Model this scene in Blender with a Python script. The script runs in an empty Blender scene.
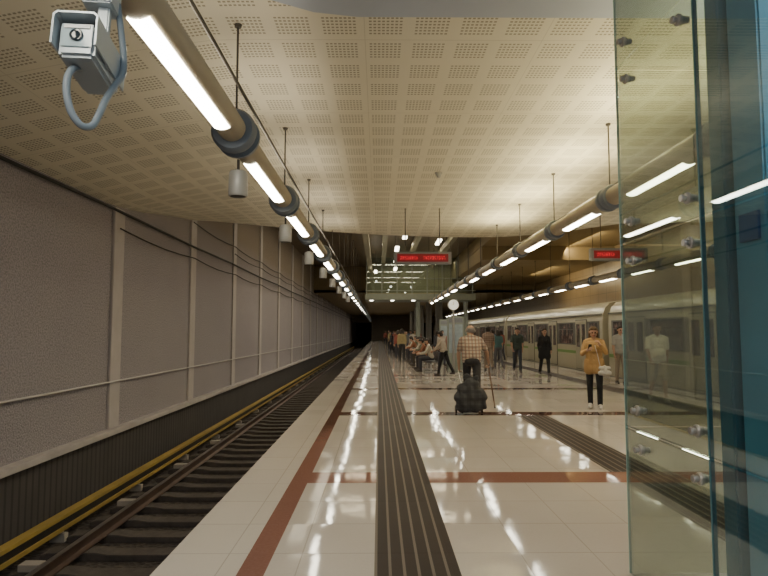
import bpy, bmesh, math, random
import numpy as np
from mathutils import Vector, Matrix
random.seed(3)
SC = bpy.context.scene
COL = SC.collection
V = Vector

# ---------------------------------------------------------------- node helpers
def newmat(name):
    m = bpy.data.materials.new(name); m.use_nodes = True
    nt = m.node_tree
    return m, nt, nt.nodes["Principled BSDF"], nt.nodes["Material Output"]
def setin(nt, sock, v):
    if isinstance(v, bpy.types.NodeSocket): nt.links.new(v, sock)
    else: sock.default_value = v
def mth(nt, op, a, b=None):
    n = nt.nodes.new("ShaderNodeMath"); n.operation = op
    setin(nt, n.inputs[0], a)
    if b is not None: setin(nt, n.inputs[1], b)
    return n.outputs[0]
def mix(nt, f, a, b):
    n = nt.nodes.new("ShaderNodeMix"); n.data_type = 'RGBA'
    setin(nt, n.inputs[0], f)
    for s, v in ((n.inputs[6], a), (n.inputs[7], b)):
        if isinstance(v, (tuple, list)): v = (v[0], v[1], v[2], 1)
        setin(nt, s, v)
    return n.outputs[2]
def coords(nt):
    t = nt.nodes.new("ShaderNodeTexCoord"); s = nt.nodes.new("ShaderNodeSeparateXYZ")
    nt.links.new(t.outputs["Object"], s.inputs[0])
    return t.outputs["Object"], s.outputs[0], s.outputs[1], s.outputs[2]
def noise(nt, vec, scale, detail=3):
    n = nt.nodes.new("ShaderNodeTexNoise"); nt.links.new(vec, n.inputs["Vector"])
    n.inputs["Scale"].default_value = scale; n.inputs["Detail"].default_value = detail
    return n.outputs[0]
def band(nt, c, a, b):
    return mth(nt, 'MULTIPLY', mth(nt, 'GREATER_THAN', c, a), mth(nt, 'LESS_THAN', c, b))
def per(nt, c, p, off=0.0):
    return mth(nt, 'FLOORED_MODULO', mth(nt, 'ADD', c, off), p)
def bumpn(nt, b, h, strength, dist=0.01):
    n = nt.nodes.new("ShaderNodeBump"); n.inputs["Strength"].default_value = strength
    n.inputs["Distance"].default_value = dist
    nt.links.new(h, n.inputs["Height"]); nt.links.new(n.outputs[0], b.inputs["Normal"])
def mat(name, col, rough=.5, metal=0, var=0, vs=4, bump=0, bs=60, emit=None, es=0):
    m, nt, b, o = newmat(name)
    b.inputs["Base Color"].default_value = (*col, 1)
    b.inputs["Roughness"].default_value = rough
    b.inputs["Metallic"].default_value = metal
    if var or bump:
        vec, x, y, z = coords(nt)
    if var:
        n = noise(nt, vec, vs, 4)
        lo = tuple(c*(1-var) for c in col); hi = tuple(min(1, c*(1+var)) for c in col)
        nt.links.new(mix(nt, n, lo, hi), b.inputs["Base Color"])
    if bump:
        bumpn(nt, b, noise(nt, vec, bs, 3), bump)
    if emit:
        b.inputs["Emission Color"].default_value = (*emit, 1)
        b.inputs["Emission Strength"].default_value = es
    return m

# ---------------------------------------------------------------- mesh builder
class MB:
    def __init__(s): s.v = []; s.f = []; s.mi = []
    def add(s, vs, fs, mi=0):
        o = len(s.v); s.v += [tuple(p) for p in vs]
        s.f += [tuple(i+o for i in f) for f in fs]; s.mi += [mi]*len(fs)
    def box(s, x0, x1, y0, y1, z0, z1, mi=0):
        s.add([(x0,y0,z0),(x1,y0,z0),(x1,y1,z0),(x0,y1,z0),(x0,y0,z1),(x1,y0,z1),(x1,y1,z1),(x0,y1,z1)],
              [(0,3,2,1),(4,5,6,7),(0,1,5,4),(1,2,6,5),(2,3,7,6),(3,0,4,7)], mi); return s
    def tube(s, pts, r, n=12, mi=0, caps=True):
        pts = [V(p) for p in pts]; N = len(pts)
        rs = r if isinstance(r, (list, tuple)) else [r]*N
        u = None; vs = []
        for i, p in enumerate(pts):
            d = (pts[min(i+1, N-1)]-pts[max(i-1, 0)]).normalized()
            if u is None:
                u = d.orthogonal().normalized()
            else:
                u = (u-d*u.dot(d))
                u = u.normalized() if u.length > 1e-6 else d.orthogonal().normalized()
            w = d.cross(u)
            for k in range(n):
                a = 2*math.pi*k/n
                vs.append(p+(u*math.cos(a)+w*math.sin(a))*rs[i])
        fs = []
        for i in range(N-1):
            for k in range(n):
                k2 = (k+1) % n
                fs.append((i*n+k, i*n+k2, (i+1)*n+k2, (i+1)*n+k))
        if caps:
            fs.append(tuple(reversed(range(n)))); fs.append(tuple((N-1)*n+k for k in range(n)))
        s.add(vs, fs, mi); return s
    def steps(s, p0, ax, prof, n=20, mi=0):
        """lathe: prof list of (t along axis, r)"""
        p0 = V(p0); ax = V(ax).normalized(); u = ax.orthogonal().normalized(); w = ax.cross(u); vs = []
        for t, r in prof:
            for k in range(n):
                a = 2*math.pi*k/n
                vs.append(p0+ax*t+(u*math.cos(a)+w*math.sin(a))*r)
        N = len(prof); fs = []
        for i in range(N-1):
            for k in range(n):
                k2 = (k+1) % n
                fs.append((i*n+k, i*n+k2, (i+1)*n+k2, (i+1)*n+k))
        fs.append(tuple(reversed(range(n)))); fs.append(tuple((N-1)*n+k for k in range(n)))
        s.add(vs, fs, mi); return s
    def capsule(s, p0, p1, r0, r1, n=12, m=4, mi=0):
        p0 = V(p0); p1 = V(p1); d = p1-p0; L = d.length
        d = d/L if L > 1e-6 else V((0, 0, 1))
        prof = [(-r0*math.cos(math.pi/2*i/m), r0*math.sin(math.pi/2*i/m)+1e-5) for i in range(m+1)]
        prof += [(L+r1*math.sin(math.pi/2*i/m), r1*math.cos(math.pi/2*i/m)+1e-5) for i in range(m+1)]
        return s.steps(p0, d, prof, n, mi)
    def prism_y(s, prof, y0, y1, mi=0):
        n = len(prof)
        vs = [(x, y0, z) for x, z in prof]+[(x, y1, z) for x, z in prof]
        fs = [(k, (k+1) % n, n+(k+1) % n, n+k) for k in range(n)]
        fs.append(tuple(reversed(range(n)))); fs.append(tuple(range(n, 2*n)))
        s.add(vs, fs, mi); return s
    def mesh(s, name, mats, smooth=True, bevel=0):
        me = bpy.data.meshes.new(name); me.from_pydata(s.v, [], s.f)
        me.polygons.foreach_set("material_index", s.mi)
        for m in (mats if isinstance(mats, (list, tuple)) else [mats]): me.materials.append(m)
        bm = bmesh.new(); bm.from_mesh(me)
        bmesh.ops.recalc_face_normals(bm, faces=bm.faces)
        if bevel:
            bmesh.ops.bevel(bm, geom=list(bm.edges), offset=bevel, segments=2, affect='EDGES', clamp_overlap=True)
        bm.to_mesh(me); bm.free()
        if smooth:
            me.shade_smooth(); me.set_sharp_from_angle(angle=math.radians(40))
        me.update(); return me

def ob(name, me, parent=None, loc=(0, 0, 0), rot=None):
    o = bpy.data.objects.new(name, me); COL.objects.link(o); o.location = loc
    if rot: o.rotation_euler = rot
    if parent: o.parent = parent
    return o
def meta(o, label, cat, group=None, kind=None):
    o["label"] = label; o["category"] = cat
    if group: o["group"] = group
    if kind: o["kind"] = kind
    return o
def struct(name, me, label, cat):
    o = ob(name, me); return meta(o, label, cat, kind="structure")
def thing(name, label, cat, loc=(0, 0, 0), group=None, rot=None):
    return meta(ob(name, None, loc=loc, rot=rot), label, cat, group)
def copy_thing(src, loc, label=None):
    c = src.copy(); c.location = loc; COL.objects.link(c)
    if label: c["label"] = label
    for ch in src.children:
        d = ch.copy(); d.parent = c; COL.objects.link(d)
        for g in ch.children:
            e = g.copy(); e.parent = d; COL.objects.link(e)
    return c

# ---------------------------------------------------------------- materials
def floor_material():
    m, nt, b, o = newmat("polished_tile_floor")
    vec, x, y, z = coords(nt)
    n1 = noise(nt, vec, 1.2, 4); n2 = noise(nt, vec, 40, 3)
    cream = mix(nt, n1, (.52, .465, .41), (.61, .55, .49))
    cream = mix(nt, mth(nt, 'MULTIPLY', n2, .35), cream, (.44, .39, .345))
    edge = mth(nt, 'LESS_THAN', x, -.93)
    cream = mix(nt, mth(nt, 'MULTIPLY', edge, .4), cream, (.68, .62, .54))
    lx = per(nt, x, .52, .03); ly = per(nt, y, .66, .2)
    seam = mth(nt, 'MAXIMUM', mth(nt, 'LESS_THAN', lx, .008), mth(nt, 'LESS_THAN', ly, .010))
    # each tile lies very slightly tilted, which breaks up the mirror streaks
    cv = nt.nodes.new("ShaderNodeCombineXYZ")
    nt.links.new(mth(nt, 'FLOOR', mth(nt, 'DIVIDE', mth(nt, 'ADD', x, .03), .52)), cv.inputs[0])
    nt.links.new(mth(nt, 'FLOOR', mth(nt, 'DIVIDE', mth(nt, 'ADD', y, .2), .66)), cv.inputs[1])
    wn = nt.nodes.new("ShaderNodeTexWhiteNoise"); nt.links.new(cv.outputs[0], wn.inputs[0])
    sc = nt.nodes.new("ShaderNodeSeparateColor"); nt.links.new(wn.outputs["Color"], sc.inputs[0])
    tx = mth(nt, 'MULTIPLY', mth(nt, 'SUBTRACT', sc.outputs[0], .5), mth(nt, 'MULTIPLY', lx, .024))
    ty = mth(nt, 'MULTIPLY', mth(nt, 'SUBTRACT', sc.outputs[1], .5), mth(nt, 'MULTIPLY', ly, .020))
    c = mix(nt, mth(nt, 'MULTIPLY', seam, .4), cream, (.24, .20, .17))
    xr = band(nt, x, -.75, 8.0)
    cross = mth(nt, 'MULTIPLY', mth(nt, 'LESS_THAN', per(nt, y, 5.1, -1.33), .48), xr)
    redlong = mth(nt, 'MAXIMUM', band(nt, x, -.93, -.75), band(nt, x, 7.5, 7.68))
    red = mth(nt, 'MAXIMUM', cross, redlong)
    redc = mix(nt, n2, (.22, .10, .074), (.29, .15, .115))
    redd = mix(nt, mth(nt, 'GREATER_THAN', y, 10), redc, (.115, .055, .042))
    s1 = band(nt, x, -.03, .54)
    s2 = mth(nt, 'MULTIPLY', band(nt, x, 2.62, 3.18), mth(nt, 'LESS_THAN', y, 12.0))
    s2 = mth(nt, 'MULTIPLY', s2, mth(nt, 'SUBTRACT', 1.0, cross))
    s3 = band(nt, x, 6.2, 6.75)
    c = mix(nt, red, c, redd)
    dark = mth(nt, 'MAXIMUM', mth(nt, 'MAXIMUM', s1, s2), s3)
    rib = per(nt, x, .0955, .03)
    ribm = mth(nt, 'LESS_THAN', rib, .020)
    dc = mix(nt, ribm, mix(nt, n1, (.030, .022, .018), (.05, .036, .029)), (.17, .14, .11))
    c = mix(nt, dark, c, dc)
    nt.links.new(c, b.inputs["Base Color"])
    r = mth(nt, 'ADD', mth(nt, 'MULTIPLY', n1, .06), .035)
    r = mth(nt, 'ADD', r, mth(nt, 'MULTIPLY', dark, .42))
    nt.links.new(r, b.inputs["Roughness"])
    nt.links.new(mth(nt, 'SUBTRACT', .17, mth(nt, 'MULTIPLY', dark, .09)), b.inputs["Specular IOR Level"])
    h = mth(nt, 'MULTIPLY', noise(nt, vec, 6, 2), .0006)
    h = mth(nt, 'ADD', h, mth(nt, 'MULTIPLY', mth(nt, 'MULTIPLY', dark, ribm), .0015))
    h = mth(nt, 'SUBTRACT', h, mth(nt, 'MULTIPLY', seam, .0006))
    h = mth(nt, 'ADD', h, mth(nt, 'ADD', tx, ty))
    bumpn(nt, b, h, 1.0, 1.0)
    return m
def ceiling_material():
    m, nt, b, o = newmat("perforated_ceiling_panel")
    vec, x, y, z = coords(nt)
    lx = per(nt, x, .46, .1); ly = per(nt, y, .52, .15)
    cl = mth(nt, 'MULTIPLY', mth(nt, 'LESS_THAN', lx, .345), mth(nt, 'LESS_THAN', ly, .36))
    sl = mth(nt, 'MULTIPLY', mth(nt, 'LESS_THAN', per(nt, lx, .0432), .027), mth(nt, 'LESS_THAN', per(nt, ly, .060), .028))
    hole = mth(nt, 'MULTIPLY', cl, sl)
    n1 = noise(nt, vec, .8, 3)
    base = mix(nt, n1, (.67, .62, .50), (.76, .71, .58))
    seam = mth(nt, 'MAXIMUM', mth(nt, 'LESS_THAN', per(nt, x, 1.84, .15), .008), mth(nt, 'LESS_THAN', per(nt, y, 2.08, .23), .012))
    base = mix(nt, mth(nt, 'MULTIPLY', seam, .3), base, (.25, .21, .16))
    nt.links.new(mix(nt, hole, base, (.33, .295, .225)), b.inputs["Base Color"])
    b.inputs["Roughness"].default_value = .8
    return m
def wall_material():
    m, nt, b, o = newmat("rough_plaster_wall")
    vec, x, y, z = coords(nt)
    n1 = noise(nt, vec, .7, 4); n2 = noise(nt, vec, 38, 6)
    mr = nt.nodes.new("ShaderNodeMapRange"); nt.links.new(n2, mr.inputs[0])
    mr.inputs[1].default_value = .42; mr.inputs[2].default_value = .62
    c = mix(nt, n1, (.345, .315, .335), (.43, .395, .41))
    c = mix(nt, mth(nt, 'MULTIPLY', mr.outputs[0], .65), c, (.18, .16, .172))
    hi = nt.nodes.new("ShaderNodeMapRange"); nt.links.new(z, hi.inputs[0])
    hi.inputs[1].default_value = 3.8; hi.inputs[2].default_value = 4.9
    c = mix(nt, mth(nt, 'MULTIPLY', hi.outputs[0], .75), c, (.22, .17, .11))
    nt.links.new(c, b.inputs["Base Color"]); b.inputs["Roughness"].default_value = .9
    bumpn(nt, b, n2, .9, .03)
    return m
def ribbed_material():
    m, nt, b, o = newmat("ribbed_dark_wall")
    vec, x, y, z = coords(nt)
    w = per(nt, y, .16)
    c = mix(nt, mth(nt, 'LESS_THAN', w, .05), (.085, .075, .072), (.045, .04, .04))
    c = mix(nt, mth(nt, 'MULTIPLY', noise(nt, vec, 2, 4), .6), c, (.03, .027, .027))
    nt.links.new(c, b.inputs["Base Color"]); b.inputs["Roughness"].default_value = .85
    return m
def brick_brown(name, c0, c1, rough):
    m, nt, b, o = newmat(name)
    vec, x, y, z = coords(nt)
    s = mth(nt, 'MAXIMUM', mth(nt, 'LESS_THAN', per(nt, y, 1.2), .03), mth(nt, 'LESS_THAN', per(nt, z, .6), .02))
    c = mix(nt, noise(nt, vec, 1.5, 4), c0, c1)
    c = mix(nt, mth(nt, 'MULTIPLY', s, .6), c, (.02, .015, .01))
    nt.links.new(c, b.inputs["Base Color"]); b.inputs["Roughness"].default_value = rough
    return m
def ballast_material():
    m, nt, b, o = newmat("grimy_track_bed")
    vec, x, y, z = coords(nt)
    n = nt.nodes.new("ShaderNodeTexVoronoi"); nt.links.new(vec, n.inputs["Vector"]); n.inputs["Scale"].default_value = 14
    c = mix(nt, n.outputs[0], (.03, .024, .022), (.075, .06, .052))
    nt.links.new(c, b.inputs["Base Color"]); b.inputs["Roughness"].default_value = .95
    bumpn(nt, b, n.outputs[0], 1, .03)
    return m
def glass_material(name, tint, refl=1.0, base=.06):
    m, nt, b, o = newmat(name)
    nt.nodes.remove(b)
    t = nt.nodes.new("ShaderNodeBsdfTransparent"); t.inputs[0].default_value = (*tint, 1)
    g = nt.nodes.new("ShaderNodeBsdfGlossy"); g.inputs["Roughness"].default_value = .01
    g.inputs[0].default_value = (.88, .93, .95, 1)
    lw = nt.nodes.new("ShaderNodeLayerWeight")
    f5 = mth(nt, 'POWER', lw.outputs["Facing"], 5.0)
    f = mth(nt, 'ADD', mth(nt, 'MULTIPLY', f5, .95), base)
    ms = nt.nodes.new("ShaderNodeMixShader")
    nt.links.new(mth(nt, 'MINIMUM', mth(nt, 'MULTIPLY', f, refl), .9), ms.inputs[0])
    nt.links.new(t.outputs[0], ms.inputs[1]); nt.links.new(g.outputs[0], ms.inputs[2])
    nt.links.new(ms.outputs[0], o.inputs[0])
    return m
def led_material():
    m, nt, b, o = newmat("red_led_display")
    vec, x, y, z = coords(nt)
    s = nt.nodes.new("ShaderNodeCombineXYZ")
    nt.links.new(mth(nt, 'FLOOR', mth(nt, 'DIVIDE', x, .011)), s.inputs[0])
    nt.links.new(mth(nt, 'FLOOR', mth(nt, 'DIVIDE', z, .011)), s.inputs[2])
    w = nt.nodes.new("ShaderNodeTexWhiteNoise"); nt.links.new(s.outputs[0], w.inputs[0])
    lit = mth(nt, 'GREATER_THAN', w.outputs[0], .5)
    gap = mth(nt, 'GREATER_THAN', per(nt, x, .055, .5), .011)
    zz = mth(nt, 'LESS_THAN', mth(nt, 'ABSOLUTE', z), .045)
    mid = mth(nt, 'GREATER_THAN', mth(nt, 'ABSOLUTE', mth(nt, 'ADD', x, .05)), .07)
    e = mth(nt, 'MULTIPLY', mth(nt, 'MULTIPLY', lit, gap), mth(nt, 'MULTIPLY', zz, mid))
    ends = mth(nt, 'LESS_THAN', mth(nt, 'ABSOLUTE', x), .56)
    e = mth(nt, 'MULTIPLY', e, ends)
    b.inputs["Base Color"].default_value = (.04, .006, .006, 1)
    b.inputs["Emission Color"].default_value = (1, .02, .04, 1)
    nt.links.new(mth(nt, 'ADD', mth(nt, 'MULTIPLY', e, .75), .13), b.inputs["Emission Strength"])
    return m
def train_window_material():
    m, nt, b, o = newmat("train_window_glass")
    vec, x, y, z = coords(nt)
    n = noise(nt, vec, 3.2, 2)
    mr = nt.nodes.new("ShaderNodeMapRange"); nt.links.new(n, mr.inputs[0])
    mr.inputs[1].default_value = .5; mr.inputs[2].default_value = .75
    b.inputs["Base Color"].default_value = (.03, .034, .03, 1)
    b.inputs["Roughness"].default_value = .12
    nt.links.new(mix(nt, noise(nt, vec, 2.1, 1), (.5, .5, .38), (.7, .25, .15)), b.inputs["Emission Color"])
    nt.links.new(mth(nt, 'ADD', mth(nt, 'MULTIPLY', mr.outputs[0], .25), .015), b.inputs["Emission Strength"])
    return m
def plaid_material(name, a, bcol, ccol, p=.09):
    m, nt, b, o = newmat(name)
    vec, x, y, z = coords(nt)
    c = mix(nt, mth(nt, 'MULTIPLY', mth(nt, 'LESS_THAN', per(nt, x, p), p*.4), .7), a, bcol)
    c = mix(nt, mth(nt, 'MULTIPLY', mth(nt, 'LESS_THAN', per(nt, z, p), p*.4), .6), c, ccol)
    nt.links.new(c, b.inputs["Base Color"]); b.inputs["Roughness"].default_value = .85
    return m

M_floor = floor_material(); M_ceil = ceiling_material(); M_wall = wall_material(); M_rib = ribbed_material()
M_brown = brick_brown("golden_brown_wall_panel", (.20, .145, .08), (.28, .205, .115), .35)
M_voidc = brick_brown("dark_void_ceiling", (.10, .078, .048), (.16, .12, .075), .5)
M_soffit = mat("olive_brown_soffit", (.24, .18, .09), .6, var=.15, vs=1)
M_bed = ballast_material()
M_pil = mat("pale_concrete_rib", (.47, .43, .42), .85, var=.12, bump=.3)
M_ledge = mat("pale_ledge", (.46, .42, .41), .85, var=.2)
M_blueceil = mat("blue_grey_bulkhead", (.42, .46, .55), .6, var=.05)
M_tube = mat("tan_painted_tube", (.40, .345, .255), .45, var=.06)
M_lamp = mat("fluorescent_diffuser", (.9, .88, .8), .4, emit=(1, .93, .75), es=28)
M_collar = mat("slate_blue_collar", (.17, .20, .25), .45)
M_rod = mat("dark_steel_rod", (.08, .07, .06), .5, .4)
M_steel = mat("brushed_steel", (.5, .48, .45), .35, .8)
M_spk = mat("grey_speaker_can", (.40, .39, .37), .5, .2)
M_teal = mat("teal_painted_steel", (.11, .35, .46), .4, var=.2, vs=3)
M_tealdk = mat("dark_teal_steel", (.06, .19, .235), .4)
M_glass = glass_material("smoky_green_glass", (.815, .845, .80), 1.8)
M_glass2 = glass_material("tinted_teal_glass", (.82, .89, .90), 1.5)
M_glassedge = mat("green_glass_edge", (.30, .45, .42), .2, emit=(.3, .5, .46), es=.08)
M_train = mat("cream_train_body", (.40, .36, .25), .3, var=.08)
M_trainlow = mat("grey_train_skirt", (.10, .095, .08), .5)
M_green = mat("green_stripe", (.14, .27, .06), .4)
M_door = mat("train_door_panel", (.36, .325, .23), .35)
M_win = train_window_material()
M_rail = mat("rusty_rail", (.15, .10, .08), .4, .7, var=.3)
M_railtop = mat("worn_rail_head", (.30, .27, .24), .3, .9)
M_sleeper = mat("concrete_sleeper", (.078, .064, .056), .95, var=.5, vs=9, bump=.5)
M_yellow = mat("yellow_cover_board", (.36, .25, .06), .55, var=.35, vs=2)
M_insul = mat("pale_insulator", (.36, .32, .28), .6)
M_black = mat("matt_black", (.015, .013, .012), .7)
M_cable = mat("black_cable", (.02, .018, .016), .6)
M_conduit = mat("pale_conduit", (.52, .49, .48), .5)
M_led = led_material()
M_signbox = mat("grey_sign_housing", (.20, .205, .22), .5)
M_white = mat("white_enamel", (.7, .7, .68), .4)
M_camw = mat("bluish_silver_camera_housing", (.46, .51, .55), .35, .25)
M_lens = mat("dark_lens_glass", (.02, .03, .04), .08)
M_camcab = mat("blue_grey_cable", (.20, .24, .28), .5)
M_bridge = mat("blue_grey_bridge", (.26, .29, .25), .5, var=.15)
M_bench = mat("dark_metal_bench", (.09, .09, .10), .4, .5)
M_smalllamp = mat("small_lamp", (.9, .9, .8), .4, emit=(1, .92, .75), es=9)
M_board = mat("pale_blue_board", (.30, .36, .40), .4, var=.3, vs=6)

# ---------------------------------------------------------------- PEOPLE
def remesh(name, prims, vox, infl, mats, tagged=False, smooth=1):
    mb = MB()
    for p in prims: mb.capsule(p[0], p[1], p[2]+infl, p[3]+infl)
    me = bpy.data.meshes.new("tmp"); me.from_pydata(mb.v, [], mb.f)
    o = bpy.data.objects.new("tmp", me); COL.objects.link(o)
    r = o.modifiers.new("r", 'REMESH'); r.mode = 'VOXEL'; r.voxel_size = vox; r.use_smooth_shade = True
    if smooth:
        s = o.modifiers.new("s", 'SMOOTH'); s.factor = .5; s.iterations = smooth
    dg = bpy.context.evaluated_depsgraph_get()
    nm = bpy.data.meshes.new_from_object(o.evaluated_get(dg)); nm.name = name
    bpy.data.objects.remove(o); bpy.data.meshes.remove(me)
    nm.materials.clear()
    for m in mats: nm.materials.append(m)
    nf = len(nm.polygons)
    if tagged and nf:
        c = np.empty(nf*3, dtype=np.float32); nm.polygons.foreach_get("center", c); c = c.reshape(-1, 3)
        best = np.full(nf, 1e9); tag = np.zeros(nf, dtype=np.int32)
        for p in prims:
            a = np.array(p[0]); bb = np.array(p[1]); d = bb-a; L2 = max(d.dot(d), 1e-9)
            t = np.clip(((c-a)@d)/L2, 0, 1)
            dist = np.linalg.norm(c-(a+t[:, None]*d), axis=1)-(p[2]+(p[3]-p[2])*t)
            dist = dist-(.002 if p[4] else 0)
            k = dist < best; best[k] = dist[k]; tag[k] = p[4]
        nm.polygons.foreach_set("material_index", tag)
    else:
        nm.polygons.foreach_set("material_index", np.zeros(nf, dtype=np.int32))
    nm.polygons.foreach_set("use_smooth", np.ones(nf, dtype=bool))
    nm.update(); return nm

M_eye = mat("dark_eye", (.02, .015, .012), .2); M_lip = mat("lip", (.35, .12, .09), .5)
_mc = {}
def cm(name, col, rough=.8):
    k = (name, col)
    if k not in _mc: _mc[k] = mat(name, col, rough, var=.12, vs=9)
    return _mc[k]
SKIN = (.42, .25, .17)
rad = math.radians
def person(loc, rot, label, h=1.72, fem=False, lean=0, legs=((4, 4), (-4, 4)), arms=((0, 8, 12, 0), (0, 8, 12, 0)),
           head=(0, 0), top=("cotton_shirt", (.2, .2, .2)), sleeve='long', coat=0, bottom=("trousers", (.05, .05, .06)),
           blen='long', shoes=(.05, .04, .035), hair='short', haircol=(.03, .022, .018), vox=.008, skin=SKIN, group=None,
           topmat=None, topname="shirt", curl=35, belly=0, fat=0):
    S = h/1.72; sw = .9 if fem else 1.0; hwid = 1.08 if fem else 1.0
    body = []; shirt = []; trous = []; shoe = []; hairp = []
    legdata = []; zmin = 9
    for i, sd in enumerate((-1, 1)):
        a, k = rad(legs[i][0]), rad(legs[i][1])
        hip = V((sd*.088*hwid, 0, -.03)); knee = hip+V((sd*.01, math.sin(a), -math.cos(a)))*.43
        ank = knee+V((0, math.sin(a-k), -math.cos(a-k)))*.42
        fp = 0 if len(legs[i]) < 3 else rad(legs[i][2])
        f = V((sd*.12, math.cos(fp), -math.sin(fp))); up = V((0, math.sin(fp), math.cos(fp)))
        legdata.append((sd, hip, knee, ank, f, up))
        zmin = min(zmin, (ank-up*.05-f*.03).z-.038, (ank-up*.055+f*.15).z-.032)
    T = V((0, 0, -zmin))
    for sd, hip, knee, ank, f, up in legdata:
        hip, knee, ank = hip+T, knee+T, ank+T
        body += [(hip, knee, .085, .055, 0), (knee, ank, .052, .034, 0)]
        sh = (ank-knee); cal = knee+sh*.3+V((0, -.015, 0))
        body += [(cal, knee+sh*.5, .05, .042, 0)]
        heel = ank-up*.05-f*.03; toe = ank-up*.055+f*.15
        foot = [(ank, heel, .036, .032, 0), (heel, toe, .03, .024, 0), (ank, ank+f*.07-up*.03, .034, .03, 0)]
        body += foot
        shoe.append([(p[0], p[1], p[2], p[3], 0) for p in foot[:]] )
        if blen == 'long':
            trous += [(hip, knee, .09, .064, 0), (knee, ank-sh*.06, .062, .052, 0), (cal, knee+sh*.5, .053, .05, 0)]
        elif blen == 'short':
            trous += [(hip, knee-(knee-hip)*.08, .092, .078, 0)]
        else:
            trous += [(hip, hip+(knee-hip)*.85, .1, .11, 0)]
    L = Matrix.Rotation(-rad(lean), 3, 'X')
    def tp(x, y, z): return L @ V((x, y, z))+T
    tor = []
    tor += [(tp(-.07*hwid, 0, 0), tp(.07*hwid, 0, 0), .105, .105, 0)]
    pelv = [(tp(-.07*hwid, 0, 0), tp(.07*hwid, 0, 0), .105, .105, 0),
            (tp(-.065, -.035, -.04), tp(.065, -.035, -.04), .085, .085, 0), (tp(-.05, 0, .08), tp(.05, 0, .08), .098, .098, 0)]
    wr = (.088 if fem else .098)+fat
    tor += [(tp(-.05, 0, .12), tp(.05, 0, .12), wr, wr, 0),
            (tp(-.065*sw, 0, .26), tp(.065*sw, 0, .26), .105+fat, .105+fat, 0),
            (tp(-.085*sw, .0, .36), tp(.085*sw, .0, .36), .1+fat*.5, .1+fat*.5, 0),
            (tp(-.06*sw, 0, .05), tp(-.08*sw, 0, .34), .095+fat, .10, 0), (tp(.06*sw, 0, .05), tp(.08*sw, 0, .34), .095+fat, .10, 0),
            (tp(-.15*sw, -.005, .445), tp(.15*sw, -.005, .445), .055, .055, 0),
            (tp(0, -.01, .50), tp(-.13*sw, -.005, .455), .045, .05, 0), (tp(0, -.01, .50), tp(.13*sw, -.005, .455), .045, .05, 0)]
    if fem: tor += [(tp(-.07, .075, .33), tp(-.065, .08, .32), .058, .05, 0), (tp(.07, .075, .33), tp(.065, .08, .32), .058, .05, 0)]
    if belly: tor += [(tp(-.03, .05, .12), tp(.03, .05, .12), .1+belly, .1+belly, 0)]
    body += tor+pelv
    shirt += [(p[0], p[1], p[2]+.004, p[3]+.004, 0) for p in tor]
    shirt += [(tp(-.07*hwid, 0, .02), tp(.07*hwid, 0, .02), .112, .112, 0)]
    if coat:
        for sd, hip, knee, ank, f, up in legdata:
            hp = hip+T; e = hp+(knee-hip)*coat
            shirt += [(hp+V((0, 0, .05)), e, .108, .115, 0)]
        m0 = T+V((0, 0, 0)); shirt += [(m0, m0+((legdata[0][2]+legdata[1][2])/2)*coat*.9, .11, .11, 0)]
    trous += pelv
    hands = []
    for i, sd in enumerate((-1, 1)):
        s, bb, e, inn = [rad(q) for q in arms[i]]
        shd = tp(sd*.178*sw, -.005, .435)
        ud = V((sd*math.sin(bb), math.sin(s)*math.cos(bb), -math.cos(s)*math.cos(bb)))
        elb = shd+ud*.285
        fd = V((-sd*math.sin(inn), math.sin(s+e)*math.cos(inn), -math.cos(s+e)*math.cos(inn))).normalized()
        wri = elb+fd*.245
        body += [(shd, elb, .05, .038, 0), (elb, wri, .039, .026, 0), (elb+fd*.03, elb+fd*.1, .04, .036, 0)]
        shirt += [(shd, shd+ud*(.285 if sleeve == 'long' else .20), .056, .046 if sleeve == 'long' else .054, 0)]
        if sleeve == 'long': shirt += [(elb, wri-fd*.035, .046, .037, 0)]
        n = V((-sd, .15, 0)); n = (n-fd*n.dot(fd))
        n = n.normalized() if n.length > .1 else V((0, -1, 0))
        w = fd.cross(n)
        if (w.y + w.z) < 0: w = -w
        c = rad(curl)
        for off, ln in ((-.030, .058), (-.010, .070), (.011, .075), (.031, .066)):
            base = wri+fd*.088+w*off
            body.append((wri+fd*.005+w*off*.5, base, .0165, .0125, 0))
            d1 = fd*math.cos(c)+n*math.sin(c); d2 = fd*math.cos(2*c)+n*math.sin(2*c)
            body.append((base, base+d1*ln*.55, .0105, .0095, 0))
            body.append((base+d1*ln*.55, base+d1*ln*.55+d2*ln*.5, .0095, .008, 0))
        tb = wri+fd*.03+w*.024
        t1 = tb+(fd*.6+w*.62+n*.3).normalized()*.042
        body += [(tb, t1, .014, .0115, 0), (t1, t1+(fd*.85+w*.2+n*.45).normalized()*.032, .0115, .009, 0)]
        hands.append(wri+fd*.09+n*.02)
    body += [(tp(0, -.01, .45), tp(0, .012, .555), .056, .05, 0)]
    R = L @ Matrix.Rotation(rad(head[1]), 3, 'Z') @ Matrix.Rotation(-rad(head[0]), 3, 'X')
    hc = tp(0, .025, .645)
    def hp(x, y, z): return hc+R @ V((x, y, z))
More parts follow.
